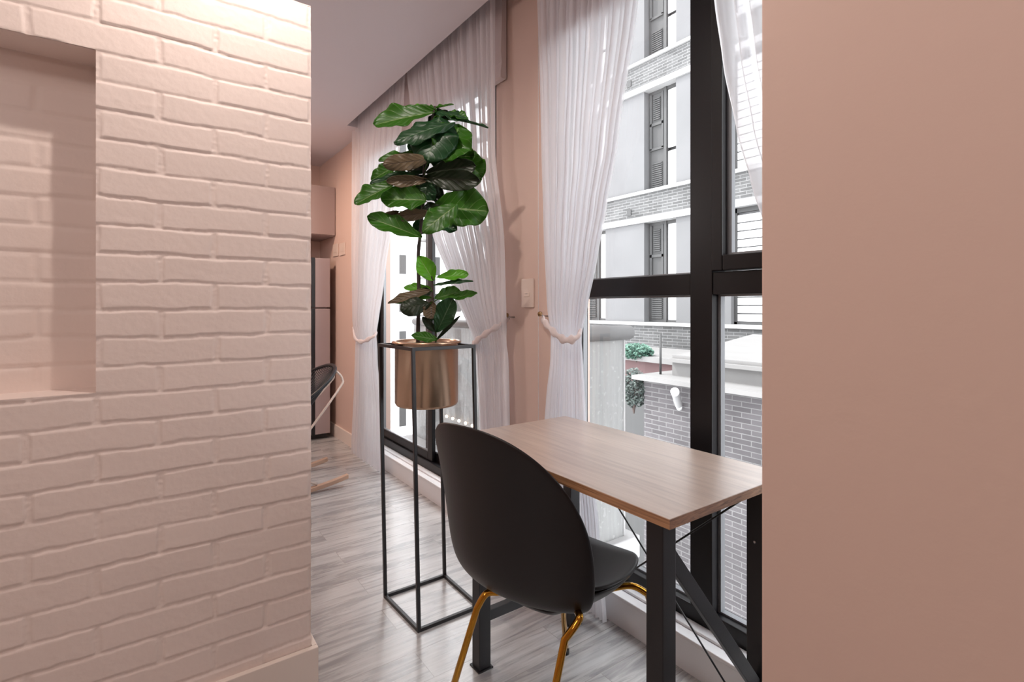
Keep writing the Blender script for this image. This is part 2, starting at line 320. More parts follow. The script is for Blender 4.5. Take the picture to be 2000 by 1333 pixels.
# painted brick partition with a niche
BT = 2.157; XE = .4347; RP = .074; ZJ = 1.1925; BL = .265
NX1 = -.097; NX0 = -.85; NZ0 = .979; NZ1 = 1.862; ND = .125
def brick_h(x, z):
    wob = noise.noise(Vector((x*7, z*7, 3.1)))*.005 + noise.noise(Vector((x*31, z*31, 1.7)))*.0022
    k = (z+wob-ZJ)/RP; r = math.floor(k); dz = min(k-r, 1-(k-r))*RP
    off = XE if r % 2 == 0 else .304
    wx = noise.noise(Vector((x*9, z*9, 8.1)))*.005+(noise.noise(Vector((r*3.3, 0, 5)))*.008)
    q = (x+wx-off)/BL; f = q-math.floor(q); dx = min(f, 1-f)*BL
    jw = .0030+.0025*noise.noise(Vector((x*12, z*12, 9.3)))
    jv = .0052+.004*noise.noise(Vector((x*22, z*22, 4.3)))
    def sm(t): t = max(0, min(1, t)); return t*t*(3-2*t)
    a = sm((dz-jw)/.0032); b = sm((dx-jv)/.0045)
    bid = noise.noise(Vector((math.floor(q)*1.7, r*2.3, .5)))
    tilt = noise.noise(Vector((math.floor(q)*2.7, r*1.3, 7.5)))
    h = min(a, b)*(.0030+.0014*bid) + (k-r-.5)*tilt*.003*min(a, b)
    h += noise.noise(Vector((x*60, z*60, 0)))*.0004 + noise.noise(Vector((x*150, z*150, 0)))*.0002 + noise.noise(Vector((x*3, z*3, 0)))*.002
    if min(a, b) < .6: h += (noise.noise(Vector((x*120, z*120, 5)))*.0013)
    return h
def brick_face(x0, x1, z0, z1, y, st, hole=None, amp=1.0):
    nx = int(round((x1-x0)/st)); nz = int(round((z1-z0)/st)); V = []; Fc = []
    xs = [x0+(x1-x0)*i/nx for i in range(nx+1)]; zs = [z0+(z1-z0)*j/nz for j in range(nz+1)]
    if hole:
        for e in hole[:2]:
            k = min(range(len(xs)), key=lambda i: abs(xs[i]-e)); xs[k] = e
        for e in hole[2:]:
            k = min(range(len(zs)), key=lambda i: abs(zs[i]-e)); zs[k] = e
    for z in zs:
        for x in xs:
            h = brick_h(x, z)*amp
            V.append((x, y-h, z))
    for j in range(nz):
        for i in range(nx):
            if hole and xs[i] >= hole[0]-1e-6 and xs[i+1] <= hole[1]+1e-6 and zs[j] >= hole[2]-1e-6 and zs[j+1] <= hole[3]+1e-6: continue
            a = j*(nx+1)+i; Fc.append((a, a+1, a+nx+2, a+nx+1))
    return V, Fc
XW = -.98; TH = .24
front = brick_face(XW, XE, 0.0, BT, Y0, .0034, (NX0, NX1, NZ0, NZ1))
back = brick_face(NX0, NX1, NZ0, NZ1, Y0+ND, .006)
nj = join(front, back)
wl = struct(obj('wall_left', nj, M['brickpaint'], smooth=True))
# plain plastered sides of the niche, the wall's core and its end
core = join(box(NX0-.13, NX0, Y0-.004, Y0+TH, 0, BT-.01), box(NX1, XE-.003, Y0+.0015, Y0+TH, 0, BT-.004), box(NX0, NX1, Y0+.0015, Y0+TH, 0, NZ0), box(NX0, NX1, Y0+.0015, Y0+TH, NZ1, BT-.004),
            box(NX0, NX1, Y0+ND+.004, Y0+TH, NZ0, NZ1), box(-3.2, XW+.01, Y0-.004, Y0+TH, 0, BT), box(XW, XE-.001, Y0, Y0+TH, BT-.004, BT-.001))
obj('wall_core', core, M['brickpaint'], wl)
# brick end of the wall
V, Fc = brick_face(0, TH, 0, BT, 0, .006, amp=.8)
V = [(XE-.003-v[1], Y0+v[0], v[2]) for v in V]
obj('wall_end', (V, Fc), M['brickpaint'], wl, smooth=True)
struct(bev(obj('baseboard_left', join(box(-3.2, XE+.018, Y0-.022, Y0-.004, 0, .125), box(XE+.002, XE+.018, Y0-.004, Y0+TH+.015, 0, .125)), M['trim']), .002))

# ------------------------------------------------------------------ windows
def window(n, y0, y1, zt, mulls, transoms, label):
    root = struct(bpy.data.objects.new('window_%d' % n, None)); C.objects.link(root)
    f = join(box(1.53, 1.60, y0, y0+.05, SZ+.01, zt), box(1.53, 1.60, y1-.05, y1, SZ+.01, zt), box(1.53, 1.60, y0+.05, y1-.05, SZ+.005, SZ+.075), box(1.53, 1.60, y0+.05, y1-.05, zt-.05, zt))
    bev(obj('frame', f, M['black'], root), .003)
    for (a, b) in mulls: bev(obj('mullion', box(1.528, 1.602, a, b, SZ+.075, zt-.05), M['black'], root), .003)
    return root
W2 = window(2, A0, A1, TZ, [(.994, 1.079)], None, '')
bev(obj('transom', box(1.53, 1.60, A0+.05, .994, 1.241, 1.315), M['black'], W2), .003)
bev(obj('transom', box(1.53, 1.60, 1.079, A1-.05, 1.241, 1.315), M['black'], W2), .003)
for (a, b, z0, z1) in ((1.079, A1-.05, 1.315, TZ-.05), (1.079, A1-.05, SZ+.075, 1.241), (A0+.05, .994, SZ+.075, 1.241)):
    p = obj('glass_pane', box(1.572, 1.578, a, b, z0, z1), M['glass'], W2)
    g = .010
    obj('gasket', join(box(1.562, 1.585, a, a+g, z0, z1), box(1.562, 1.585, b-g, b, z0, z1), box(1.562, 1.585, a+g, b-g, z0, z0+g*.6), box(1.562, 1.585, a+g, b-g, z1-g*.6, z1)), M['gasket'], W2)
sa, sb, sz0, sz1 = A0+.052, .990, 1.318, TZ-.052
s = bev(obj('sash', join(box(1.515, 1.575, sb-.04, sb, sz0, sz1), box(1.515, 1.575, sa, sa+.04, sz0, sz1), box(1.515, 1.575, sa+.04, sb-.04, sz0, sz0+.05), box(1.515, 1.575, sa+.04, sb-.04, sz1-.05, sz1)), M['black'], W2), .004)
obj('glass_pane', box(1.552, 1.558, sa+.04, sb-.04, sz0+.05, sz1-.05), M['glass'], s)
obj('gasket', join(box(1.545, 1.565, sb-.055, sb-.04, sz0+.05, sz1-.05), box(1.545, 1.565, sa+.04, sa+.055, sz0+.05, sz1-.05), box(1.545, 1.565, sa+.055, sb-.055, sz0+.05, sz0+.058)), M['gasket'], s)
bev(obj('sash_handle', join(box(1.503, 1.515, .752, .80, 1.329, 1.361), box(1.492, 1.503, .72, .785, 1.338, 1.352)), M['blackmetal'], s), .003)
W1 = window(1, B0, B1, TZ, [], None, '')
bev(obj('side_panel', box(1.532, 1.598, B0+.052, 2.335, SZ+.077, TZ-.052), M['black'], W1), .003)
# sliding door leaves of window 1
for (x0, a, b) in ((1.545, 3.05, B1-.055), (1.572, 2.345, 3.20)):
    s = bev(obj('sliding_door', join(box(x0, x0+.026, a, a+.065, .18, TZ-.055), box(x0, x0+.026, b-.065, b, .18, TZ-.055), box(x0, x0+.026, a+.065, b-.065, .18, .235), box(x0, x0+.026, a+.065, b-.065, TZ-.115, TZ-.055)), M['black'], W1), .003)
    obj('glass_pane', box(x0+.010, x0+.016, a+.065, b-.065, .235, TZ-.115), M['glass'], s)
    obj('gasket', join(box(x0+.004, x0+.022, a+.065, a+.075, .235, TZ-.115), box(x0+.004, x0+.022, b-.075, b-.065, .235, TZ-.115), box(x0+.004, x0+.022, a+.075, b-.075, .235, .243)), M['gasket'], s)

# ------------------------------------------------------------------ roman blinds
def roman(y0, y1, zb, label, chain_y):
    r = thing('window_blind', label, 'blind', (1.438, (y0+y1)/2, zb)); c = r.location
    prof = [(-.010, 2.76), (-.013, 2.55), (-.017, 2.45), (-.012, 2.40), (-.018, 2.36), (-.019, zb+.006), (-.012, zb), (.012, zb), (.016, zb+.008), (.016, 2.76)]
    n = len(prof); V = [(x, y-c.y, z-c.z) for y in (y0, y1) for (x, z) in prof]
    Fc = [(i, (i+1) % n, n+(i+1) % n, n+i) for i in range(n)]+[tuple(range(n-1, -1, -1)), tuple(range(n, 2*n))]
    rec(obj('fabric', (V, Fc), M['blind'], r))
    V, Fc = [], []
    pts = []
    z = 2.70
    parts = [tube([(0, chain_y-c.y, 2.7-c.z), (0, chain_y-c.y, .42-c.z)], .0009, 6)]
    while z > .42:
        parts.append(lathe([(0.0001, z+.0022-c.z), (.0019, z-c.z), (.0001, z-.0022-c.z)], 6, (0, chain_y-c.y))); z -= .0065
    obj('bead_chain', join(*parts), M['sill'], r, smooth=True)
    return r
roman(B0-.10, B1-.0, 2.32, 'grey fabric roman blind raised above the far window behind the plant', B0-.02)
roman(A0, A1+.03, 2.32, 'grey fabric roman blind raised above the window beside the desk, mostly hidden', 1.80)

# ------------------------------------------------------------------ curtains
def interp(tab, z):
    tab = sorted(tab)
    if z <= tab[0][0]: return tab[0][1]
    if z >= tab[-1][0]: return tab[-1][1]
    for (a, va), (b, vb) in zip(tab, tab[1:]):
        if a <= z <= b:
            t = (z-a)/(b-a); t = t*t*(3-2*t)*.35+t*.65
            return va+(vb-va)*t
def edge(px, X, extra=()):
    return [(p.z, p.y) for p in (onX(u, v, X) for (u, v) in px)] + list(extra)
def curtain(label, left, right, zb, folds, seed, hook, tie, X, ztie, flare=0, amp=.014):
    ym = (interp(left, ztie)+interp(right, ztie))/2
    root = thing('curtain', label, 'curtain', (X, ym, zb), group='sheer white curtains tied back at the windows')
    rnd = random.Random(seed); ph = [rnd.uniform(0, 6.28) for _ in range(6)]
    zt = 2.76; nz = 70; nu = folds*12
    def f(u, v):
        z = zb+(zt-zb)*v
        yl, yr = interp(left, z), interp(right, z)
        g = abs(yl-yr); 
        uu = u+.012*sin(u*21+ph[0])+.008*sin(u*47+ph[1]+z)
        y = yl+(yr-yl)*uu
        a = amp*(.45+.55*min(1, g/.35))
        dz = abs(z-ztie); waist = math.exp(-(dz/.05)**2)
        a *= (1-.45*waist)
        pf = folds*2*pi*uu
        x = X+a*(sin(pf+.6*sin(pf*.37+ph[2]))*.8+.35*sin(pf*.5+ph[3]+z*.8)+.22*sin(pf*2.1+ph[4]))
        if waist > .02: x += .2*a*waist*sin(z*150+u*9)
        y += .004*cos(pf+1)+.001*sin(z*7+u*20)
        zz = z + (flare*.02*sin(pf*.5) if v == 0 else 0)
        return (x-X, y-ym, zz-zb)
    c = obj('fabric', grid(nu, nz, f), M['sheer'], root, smooth=True)
    # thin hem roll at the foot
    hm = []
    # tieback strap
    P = [Vector(p) for p in tie]; n = len(P)
    def strap(path, wd):
        pts = spline(path, 8); m = len(pts); V, Fc = [], []
        for i, p in enumerate(pts):
            a = pts[max(0, i-1)]; b = pts[min(m-1, i+1)]; d = (b-a).normalized(); nrm = Vector((-1, 0, 0)); s = d.cross(nrm).normalized()
            ww = wd*(.75+.25*sin(i*.9)); th = .007
            for k in range(10):
                t = 2*pi*k/10; V.append(p+s*cos(t)*ww/2+s.cross(d)*sin(t)*th*(1+.3*sin(i*1.7+k)))
        for i in range(m-1):
            for k in range(10): Fc.append((i*10+k, i*10+(k+1) % 10, (i+1)*10+(k+1) % 10, (i+1)*10+k))
        return V, Fc
    sv = strap(P, .040)
    V = [(v[0]-X, v[1]-ym, v[2]-zb) for v in sv[0]]
    rec(obj('tieback', (V, sv[1]), M['sheer2'], root, smooth=True))
    return root
M['sheer2'] = mat('tieback_fabric', (226, 216, 216), .8, bump=.3, bscale=200)
XC = 1.385
# window 1, left curtain
curtain('sheer white curtain tied back left of the far window, beyond the plant',
        edge([(688, 240), (688, 500), (691, 640), (697, 665), (694, 740), (688, 870)], XC, ((2.76, 4.03),)),
        edge([(792, 160), (775, 380), (763, 450), (751, 531), (734, 651), (735, 712), (745, 807), (745, 865)], XC, ((2.76, 3.10),)),
        .02, 18, 1, None, [onX(690, 640, 1.44), onX(693, 660, 1.36), onX(705, 668, 1.35), onX(722, 662, 1.35), onX(733, 655, 1.38), onX(735, 650, 1.40)], XC, 1.0)
# window 1, right curtain
curtain('sheer white curtain tied back beside the light switch, behind the plant stand',
        edge([(795, 150), (800, 200), (820, 350), (845, 460), (880, 550), (925, 662), (931, 700), (936, 790), (938, 840)], XC, ((2.76, 3.08), (.03, 2.27))),
        edge([(965, 0), (968, 300), (984, 460), (986, 620), (990, 700), (992, 830)], XC, ((2.76, 2.10), (.03, 1.98))),
        .03, 21, 2, None, [onX(993, 622, 1.44), onX(985, 628, 1.40), onX(968, 640, 1.35), onX(945, 655, 1.345), onX(929, 668, 1.35), onX(924, 674, 1.385)], XC, 1.03)
# window 2, left curtain
curtain('sheer white curtain tied back behind the far end of the desk',
        edge([(1040, 0), (1050, 250), (1056, 450), (1064, 600), (1071, 650), (1071, 700), (1062, 780), (1058, 830)], XC, ((2.76, 1.77), (.03, 1.73))),
        edge([(1240, 0), (1200, 280), (1178, 400), (1160, 500), (1140, 606), (1131, 655), (1133, 700), (1139, 816)], XC, ((2.76, 1.10), (.37, 1.385), (.03, 1.34))),
        .03, 19, 3, None, [onX(1060, 624, 1.44), onX(1066, 632, 1.40), onX(1082, 650, 1.355), onX(1102, 664, 1.345), onX(1122, 662, 1.345), onX(1131, 654, 1.37), onX(1133, 648, 1.40)], XC+.012, 1.07)
# window 2, right curtain
curtain('sheer white curtain crossing the upper right pane, beside the near wall',
        edge([(1383, 0), (1400, 130), (1425, 260), (1455, 370), (1491, 475)], XC, ((2.76, .97), (1.0, .42), (.03, .5))),
        [(2.76, .12), (1.4, .12), (1.0, .22), (.03, .15)],
        .03, 16, 4, None, [(1.44, .12, 1.05), (1.36, .2, 1.02), (1.35, .3, 1.0), (1.36, .42, 1.02), (1.40, .44, 1.03)], XC, 1.0)
def hook(p, label):
    r = thing('curtain_hook', label, 'hook', (WX, p.y, p.z), group='wall hooks for the curtain tiebacks')
    V, Fc = tube([(0, 0, 0), (-.028, 0, 0), (-.040, 0, .008)], .004, 8)
    obj('stem', (V, Fc), M['steel'], r, smooth=True)
    k = lathe([(.0001, .011), (.008, .009), (.011, 0), (.008, -.009), (.0001, -.011)], 16)
    obj('knob', ([(v[0]-.046, v[1], v[2]+.010) for v in k[0]], k[1]), M['brassdark'], r, smooth=True)
M['brassdark'] = mat('aged_brass', (150, 120, 84), .3, metal=.8)
hook(onX(995, 620, WX-.03), 'small brass curtain hook left of the light switch')
hook(onX(1060, 618, WX-.03), 'small curtain hook right of the light switch, behind the bead chain')

# ------------------------------------------------------------------ light switches
def switch(name, label, u0, u1, v0, v1, X, toggles):
    a = onX(u0, v0, X); b = onX(u1, v0, X); d = onX((u0+u1)/2, v1, X); t = onX((u0+u1)/2, v0, X)
    y0, y1, z0, z1 = min(a.y, b.y), max(a.y, b.y), d.z, t.z
    r = thing(name, label, 'light switch', (X, (y0+y1)/2, z0)); cy = r.location.y
    bev(obj('plate', box(-.010, 0, y0-cy, y1-cy, 0, z1-z0), M['plastic'], r), .003)
    w_ = (y1-y0); hgt = z1-z0
    if toggles:
        bev(obj('rocker', box(-.013, -.010, -w_*.22, w_*.22, hgt*.38, hgt*.52), M['plastic'], r), .0015)
        obj('indicator', box(-.0135, -.0128, -.008, .008, hgt*.47, hgt*.485), M['gasket'], r)
    else:
        bev(obj('rocker', box(-.0115, -.010, -w_*.3, w_*.3, hgt*.3, hgt*.7), M['plastic'], r), .001)
    return r
switch('light_switch', 'square beige light switch plate on the wall between the two windows', 1021, 1044, 545, 601, WX, True)
switch('light_switch', 'pale wall switch nearest the refrigerator, left of a pair', 652, 662, 477, 501, WX, False)
switch('light_switch', 'pale wall switch right of a pair near the refrigerator', 664.5, 675, 475, 499, WX, False)

# ------------------------------------------------------------------ plant stand
SB = [(.829, 1.743), (1.09, 1.743), (1.09, 2.03), (.815, 2.03)]
ST = [(x-.018, y+.012) for x, y in SB]; SZT = 1.05
cx, cy = sum(p[0] for p in ST)/4, sum(p[1] for p in ST)/4
st = thing('plant_stand', 'tall black metal frame stand holding the bronze pot', 'plant stand', (cx, cy, 0))
def loc(p): return (p[0]-cx, p[1]-cy, p[2])
t_ = .013
for i in range(4):
    a, b = SB[i], ST[i]
    o = bar(loc((a[0], a[1], 0)), loc((b[0], b[1], SZT)), t_, t_, (0, 1, 0)); bev(obj('post', o, M['blackmetal'], st), .001)
for P, z in ((SB, t_/2), (ST, SZT-t_/2)):
    for i in range(4):
        a, b = Vector((*P[i], z)), Vector((*P[(i+1) % 4], z)); d = (b-a).normalized()*t_*.5
        bev(obj('rail', bar(loc(a-d), loc(b+d), t_, t_), M['blackmetal'], st), .001)

# ------------------------------------------------------------------ potted fig
pr = .127
fig = thing('potted_fig', 'fiddle-leaf fig with broad green leaves in a bronze metal pot on the tall stand', 'potted plant', (cx, cy, .80))
zt = SZT+.004-.80
prof = [(.0001, .003), (pr-.02, .003), (pr-.006, .006), (pr, .016), (pr, zt-.001), (pr+.012, zt+.001), (pr+.013, zt+.006), (pr+.004, zt+.011), (pr-.004, zt+.009), (pr-.006, zt-.01), (pr-.006, zt-.03)]
rec(obj('pot', lathe(prof, 72), M['pot'], fig, smooth=True))
def soilf(k=40):
    V = [(0, 0, zt-.022)]; Fc = []
    for j in range(1, 7):
        for i in range(k):
            r = (pr-.007)*j/6; a = 2*pi*i/k; V.append((r*cos(a), r*sin(a), zt-.024+.008*noise.noise(Vector((r*40*cos(a), r*40*sin(a), 0)))))
    Fc += [(0, 1+i, 1+(i+1) % k) for i in range(k)]
    for j in range(5): Fc += [(1+j*k+i, 1+(j+1)*k+i, 1+(j+1)*k+(i+1) % k, 1+j*k+(i+1) % k) for i in range(k)]
    return V, Fc
obj('soil', soilf(), M['soil'], fig, smooth=True)
DP = 2.07
def FL(p): return Vector((p[0]-cx, p[1]-cy, p[2]-.80))
tp = [onD(816, 668, DP), onD(817, 620, DP), onD(818, 560, DP), onD(817, 500, DP), onD(821, 455, DP), onD(826, 400, DP), onD(828, 340, DP), onD(834, 280, DP), onD(846, 225, DP), onD(850, 208, DP)]
tp[0].z = .80+zt-.03
obj('trunk', tube([FL(p) for p in spline(tp, 5)], [.0085-.004*i/45+.0006*sin(i*2.3) for i in range(46)], 12), M['trunk'], fig, smooth=True)
sp_ = [onD(851, 668, DP-.02), onD(851, 630, DP-.02), onD(846, 590, DP-.02), onD(845, 560, DP-.02), onD(843, 540, DP-.02)]
sp_[0].z = .80+zt-.03
obj('stem', tube([FL(p) for p in spline(sp_, 4)], .004, 8), M['trunk'], fig, smooth=True)
VD = Vector((FX, FY, 0)); RT = Vector((FY, -FX, 0)); UP = Vector((0, 0, 1))
def leaf(base, tip, wpx, m, db=0, dt=0, face=(1, .35), curl=.12, wave=1.0, seed=0, shape='f', sag=.10, stem=None):
    """base and tip as seen in the photograph, distances about the trunk's; face = weights of towards-viewer and up"""
    d0, d1 = DP+db, DP+dt
    A, B = onD(base[0], base[1], d0), onD(tip[0], tip[1], d1)
    W = wpx*1.22*((d0+d1)/2)/F
    ax = (B-A); L = ax.length; ax.normalize()
    n = (-VD*face[0]+UP*face[1]); n = (n-ax*n.dot(ax)).normalized(); s = ax.cross(n).normalized()
    rnd = random.Random(seed*13+5); p1, p2, p3 = [rnd.uniform(0, 6.28) for _ in range(3)]
    nu, nv = 30, 17; V, Fc, UV = [], [], []
    for i in range(nu):
        t = i/(nu-1)
        if shape == 'f':   # fiddle: narrow near the base, broad and rounded towards the tip
            wd = (max(0, sin(pi*t**1.15))**.55)*(.72+.38*t)
        elif shape == 'r':
            wd = (max(0, sin(pi*t**.95)))**.45
        else:
            wd = (max(0, sin(pi*t)))**.72
        for j in range(nv):
            q = (j/(nv-1)-.5)*2
            edgew = wave*abs(q)**2*W*(.055*sin(t*13+p1+(q > 0)*2)+.03*sin(t*25+p2))
            c = curl*W*(abs(q)**1.6) + .09*W*abs(q)*sin(pi*t) - sag*L*(t**2-t*.9) * 1.0
            rip = .012*W*cos((t-abs(q)*.25)*44)*(abs(q) > .05)
            P = A+ax*(L*t)+s*(q*wd*W/2*(1+.05*sin(t*11+p3+q)))+n*(c*1+edgew*wd+rip*wd)
            V.append(FL(P)); UV.append((t, j/(nv-1)))
    for i in range(nu-1):
        for j in range(nv-1): a = i*nv+j; Fc.append((a, a+1, a+nv+1, a+nv))
    o = obj('leaf', (V, Fc), M[m], fig, smooth=True)
    uvl = o.data.uv_layers.new(name='UVMap')
    for lp in o.data.loops: uvl.data[lp.index].uv = UV[lp.vertex_index]
    md = o.modifiers.new('solid', 'SOLIDIFY'); md.thickness = .0012
    ax_pts = TRP if seed < 60 else STP       # leaf stalk back to the trunk or the young stem
    q = min(ax_pts, key=lambda p: (p-A).length + max(0, p.z-A.z+.01)*3)
    if (q-A).length > .004:
        mid = (q+A)/2+Vector((0, 0, .008)); pt = obj('petiole', tube([FL(p) for p in spline([q, mid, A+ax*L*.03], 5)], .0019, 6), M['g1'], o, smooth=True)
    return o, A
TRP = spline(tp, 8); STP = spline(sp_, 8)
def cp5(x, y): return (680+x/4.443, 180+y/4.443)
def cp6(x, y): return (720+x/3.508, 470+y/3.508)
k5 = 1/4.443; k6 = 1/3.508
L5 = [  # base, tip, width, material, base depth, tip depth, face, curl, shape
 ((770, 170), (222, 285), 200, 'g1', .0, -.02, (1, .4), .10, 'f'),
 ((740, 175), (392, 165), 90, 'g3', .02, .05, (1, .5), .1, 'e'),
 ((760, 165), (632, 112), 60, 'g1', .0, .04, (.6, 1), .1, 'e'),
 ((730, 150), (915, 108), 55, 'g1', .0, .03, (.6, 1), .1, 'e'),
 ((740, 170), (1035, 225), 120, 'g2', .0, -.02, (1, .9), -.1, 'f'),
 ((860, 190), (1040, 240), 110, 'g1', .0, -.02, (.8, .8), .1, 'e'),
 ((900, 240), (1215, 312), 62, 'g2', .0, .0, (.5, 1), .15, 'e'),
 ((930, 260), (392, 428), 165, 'g2', -.06, -.12, (1, .5), -.15, 'f'),
 ((795, 205), (690, 590), 345, 'g2', -.03, -.10, (1, .25), -.12, 'r'),
 ((960, 300), (845, 612), 290, 'g1', -.01, -.07, (1, .1), .10, 'r'),
 ((880, 330), (1035, 440), 140, 'g3', .05, .07, (1, .2), .1, 'f'),
 ((780, 440), (750, 580), 110, 'g3', .04, .04, (1, .1), .1, 'f'),
 ((860, 560), (1100, 560), 180, 'g1', .01, -.01, (1, .2), .10, 'r'),
 ((980, 560), (1168, 740), 190, 'g1', .05, .06, (1, .1), .10, 'r'),
 ((740, 560), (265, 600), 120, 'g1', -.03, -.08, (1, .7), .12, 'f'),
 ((730, 580), (300, 630), 130, 'g4', -.08, -.13, (1, -.3), -.10, 'f'),
 ((420, 640), (203, 765), 120, 'g1', .03, .04, (1, .3), .10, 'e'),
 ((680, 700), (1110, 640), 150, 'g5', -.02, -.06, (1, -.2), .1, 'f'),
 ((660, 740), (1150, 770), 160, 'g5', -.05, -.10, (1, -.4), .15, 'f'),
 ((900, 800), (1160, 740), 130, 'g1', .03, .05, (1, .2), .10, 'f'),
 ((700, 760), (330, 770), 90, 'g4', -.05, -.09, (1, -.5), .15, 'f'),
 ((690, 700), (190, 800), 110, 'g2', .02, -.02, (.8, .8), .1, 'f'),
 ((420, 790), (58, 975), 160, 'g1', -.06, -.10, (1, .6), .10, 'f'),
 ((680, 940), (285, 930), 190, 'g1', -.04, -.06, (1, .4), .10, 'r'),
 ((680, 880), (430, 820), 120, 'g3', .02, .03, (1, .2), .12, 'f'),
 ((700, 780), (650, 930), 180, 'g2', -.02, -.03, (1, .1), -.1, 'f'),
 ((690, 900), (830, 900), 140, 'g5', .03, .04, (1, .1), .12, 'f'),
 ((730, 1000), (1218, 1035), 300, 'g1', .02, .03, (1, .15), .06, 'f'),
 ((950, 975), (642, 1215), 190, 'g1', -.08, -.13, (1, .25), -.08, 'e'),
 ((640, 1265), (165, 1085), 165, 'g1', -.03, -.07, (1, .5), .10, 'f'),
 ((720, 1040), (420, 1080), 95, 'g4', -.03, -.05, (1, -.4), .12, 'f'),
 ((440, 1035), (275, 1105), 55, 'g4', -.02, -.04, (1, -.4), .12, 'e'),
 ((720, 1130), (945, 1200), 110, 'g2', .0, .0, (1, .5), .12, 'f'),
 ((700, 960), (740, 1090), 160, 'g5', .0, .0, (1, .1), .1, 'f'),
 ((600, 1100), (660, 1230), 130, 'g2', .02, .02, (1, .1), .1, 'f'),
 ((700, 330), (560, 560), 150, 'g2', .05, .06, (1, .1), .1, 'f'),
 ((720, 620), (1060, 520), 150, 'g2', .05, .05, (1, .1), .1, 'r'),
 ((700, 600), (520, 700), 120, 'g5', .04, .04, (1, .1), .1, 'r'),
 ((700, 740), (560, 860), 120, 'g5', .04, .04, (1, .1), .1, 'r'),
 ((720, 700), (780, 900), 130, 'g2', .05, .05, (1, .1), .1, 'r'),
 ((640, 980), (560, 1090), 110, 'g2', .04, .04, (1, .1), .1, 'r'),
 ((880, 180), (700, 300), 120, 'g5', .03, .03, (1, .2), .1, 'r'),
 ((560, 180), (700, 150), 70, 'g3', .05, .05, (1, .6), .1, 'e'),
]
for i, (b, t, wd, m, db, dt, fc, cu, shp) in enumerate(L5):
    leaf(cp5(*b), cp5(*t), wd*k5, m, db, dt, fc, cu, 1.7, i, shp, sag=.08)
L6 = [
 ((445, 275), (342, 108), 105, 'g3', -.02, -.03, (1, .3), .10, 'e'),
 ((470, 255), (684, 235), 75, 'g3', -.02, -.02, (1, .6), .10, 'f'),
 ((450, 310), (716, 280), 50, 'g2', -.02, -.05, (.6, 1), .10, 'e'),
 ((430, 330), (243, 325), 55, 'g3', .02, .03, (1, .6), .1, 'f'),
 ((425, 345), (133, 432), 62, 'g4', -.03, -.06, (1, .6), .12, 'e'),
 ((430, 395), (165, 425), 60, 'g1', -.02, -.05, (1, .8), .12, 'f'),
 ((455, 400), (628, 350), 95, 'g1', -.02, -.01, (1, .5), .10, 'f'),
 ((560, 400), (744, 362), 58, 'g1', -.02, -.02, (1, .7), .12, 'e'),
 ((470, 625), (578, 395), 125, 'g2', -.05, -.09, (1, .1), .10, 'f'),
 ((430, 430), (217, 470), 115, 'g5', -.05, -.09, (1, .2), -.15, 'f'),
 ((430, 420), (430, 540), 100, 'g4', -.04, -.06, (1, 0), .12, 'f'),
 ((455, 625), (368, 525), 45, 'g5', -.02, -.03, (1, .3), .15, 'e'),
 ((465, 685), (628, 518), 26, 'g5', -.02, -.03, (1, .6), .2, 'e'),
 ((490, 610), (580, 528), 42, 'g5', .02, .03, (1, .3), .15, 'e'),
 ((470, 680), (292, 652), 62, 'g1', -.05, -.08, (1, .5), .12, 'e'),
 ((430, 350), (350, 370), 60, 'g5', .0, .0, (1, .3), .12, 'e'),
 ((445, 480), (400, 560), 60, 'g2', -.01, -.01, (1, .3), .12, 'e'),
]
for i, (b, t, wd, m, db, dt, fc, cu, shp) in enumerate(L6):
    leaf(cp6(*b), cp6(*t), wd*k6, m, db, dt, fc, cu, 1.4, 60+i, shp, sag=.06)

# ------------------------------------------------------------------ desk
TX0, TX1, TY0, TY1, TTZ = .874, 1.368, .665, 1.54, .766
dc = ((TX0+TX1)/2, (TY0+TY1)/2)
desk = thing('desk', 'small oak-topped desk with black metal frame by the window', 'desk', (dc[0], dc[1], 0))
def DL(p): return (p[0]-dc[0], p[1]-dc[1], p[2])
def dbox(x0, x1, y0, y1, z0, z1): v, f = box(x0, x1, y0, y1, z0, z1); return [DL(p) for p in v], f
top = bev(obj('desktop', dbox(TX0, TX1, TY0, TY1, TTZ-.022, TTZ), M['desk'], desk), .0012)
e_ = .0006
obj('edge_band', join(dbox(TX0-e_, TX0+.0005, TY0-e_, TY1+e_, TTZ-.0215, TTZ-.0012), dbox(TX0, TX1+e_, TY0-e_, TY0+.0005, TTZ-.0215, TTZ-.0012), dbox(TX0, TX1+e_, TY1-.0005, TY1+e_, TTZ-.0215, TTZ-.0012)), M['deskedge'], top)
lx0, lx1, ly0, ly1, ls = .897, 1.30, .700, 1.432, .045
for (x, y) in ((lx0, ly0), (lx0, ly1), (lx1, ly0), (lx1, ly1)):
    g = bev(obj('leg', dbox(x, x+ls, y, y+ls, .004, TTZ-.022), M['blackmetal'], desk), .002)
    obj('foot_plate', dbox(x-.006, x+ls+.006, y-.006, y+ls+.006, 0, .004), M['blackmetal'], g)
for y in (ly0, ly1):
    bev(obj('stretcher', dbox(lx0+ls, lx1, y+.008, y+.033, .150, .185), M['blackmetal'], desk), .0015)
    bev(obj('stretcher', dbox(lx0+ls, lx1, y+.01, y+.035, TTZ-.047, TTZ-.022), M['blackmetal'], desk), .0015)
    bev(obj('brace', bar(DL((lx0+ls-.004, y+.014, .655)), DL((lx1+.006, y+.014, .20)), .014, .034), M['blackmetal'], desk), .0015)
obj('cross_rod', tube([DL((1.33, ly1, .70)), DL((1.33, ly0+ls, .07))], .0028, 8), M['blackmetal'], desk, smooth=True)
obj('cross_rod', tube([DL((1.324, ly0+ls, .70)), DL((1.324, ly1, .07))], .0028, 8), M['blackmetal'], desk, smooth=True)
k = lathe([(.0001, 0), (.0035, .001), (.004, .003)], 10)
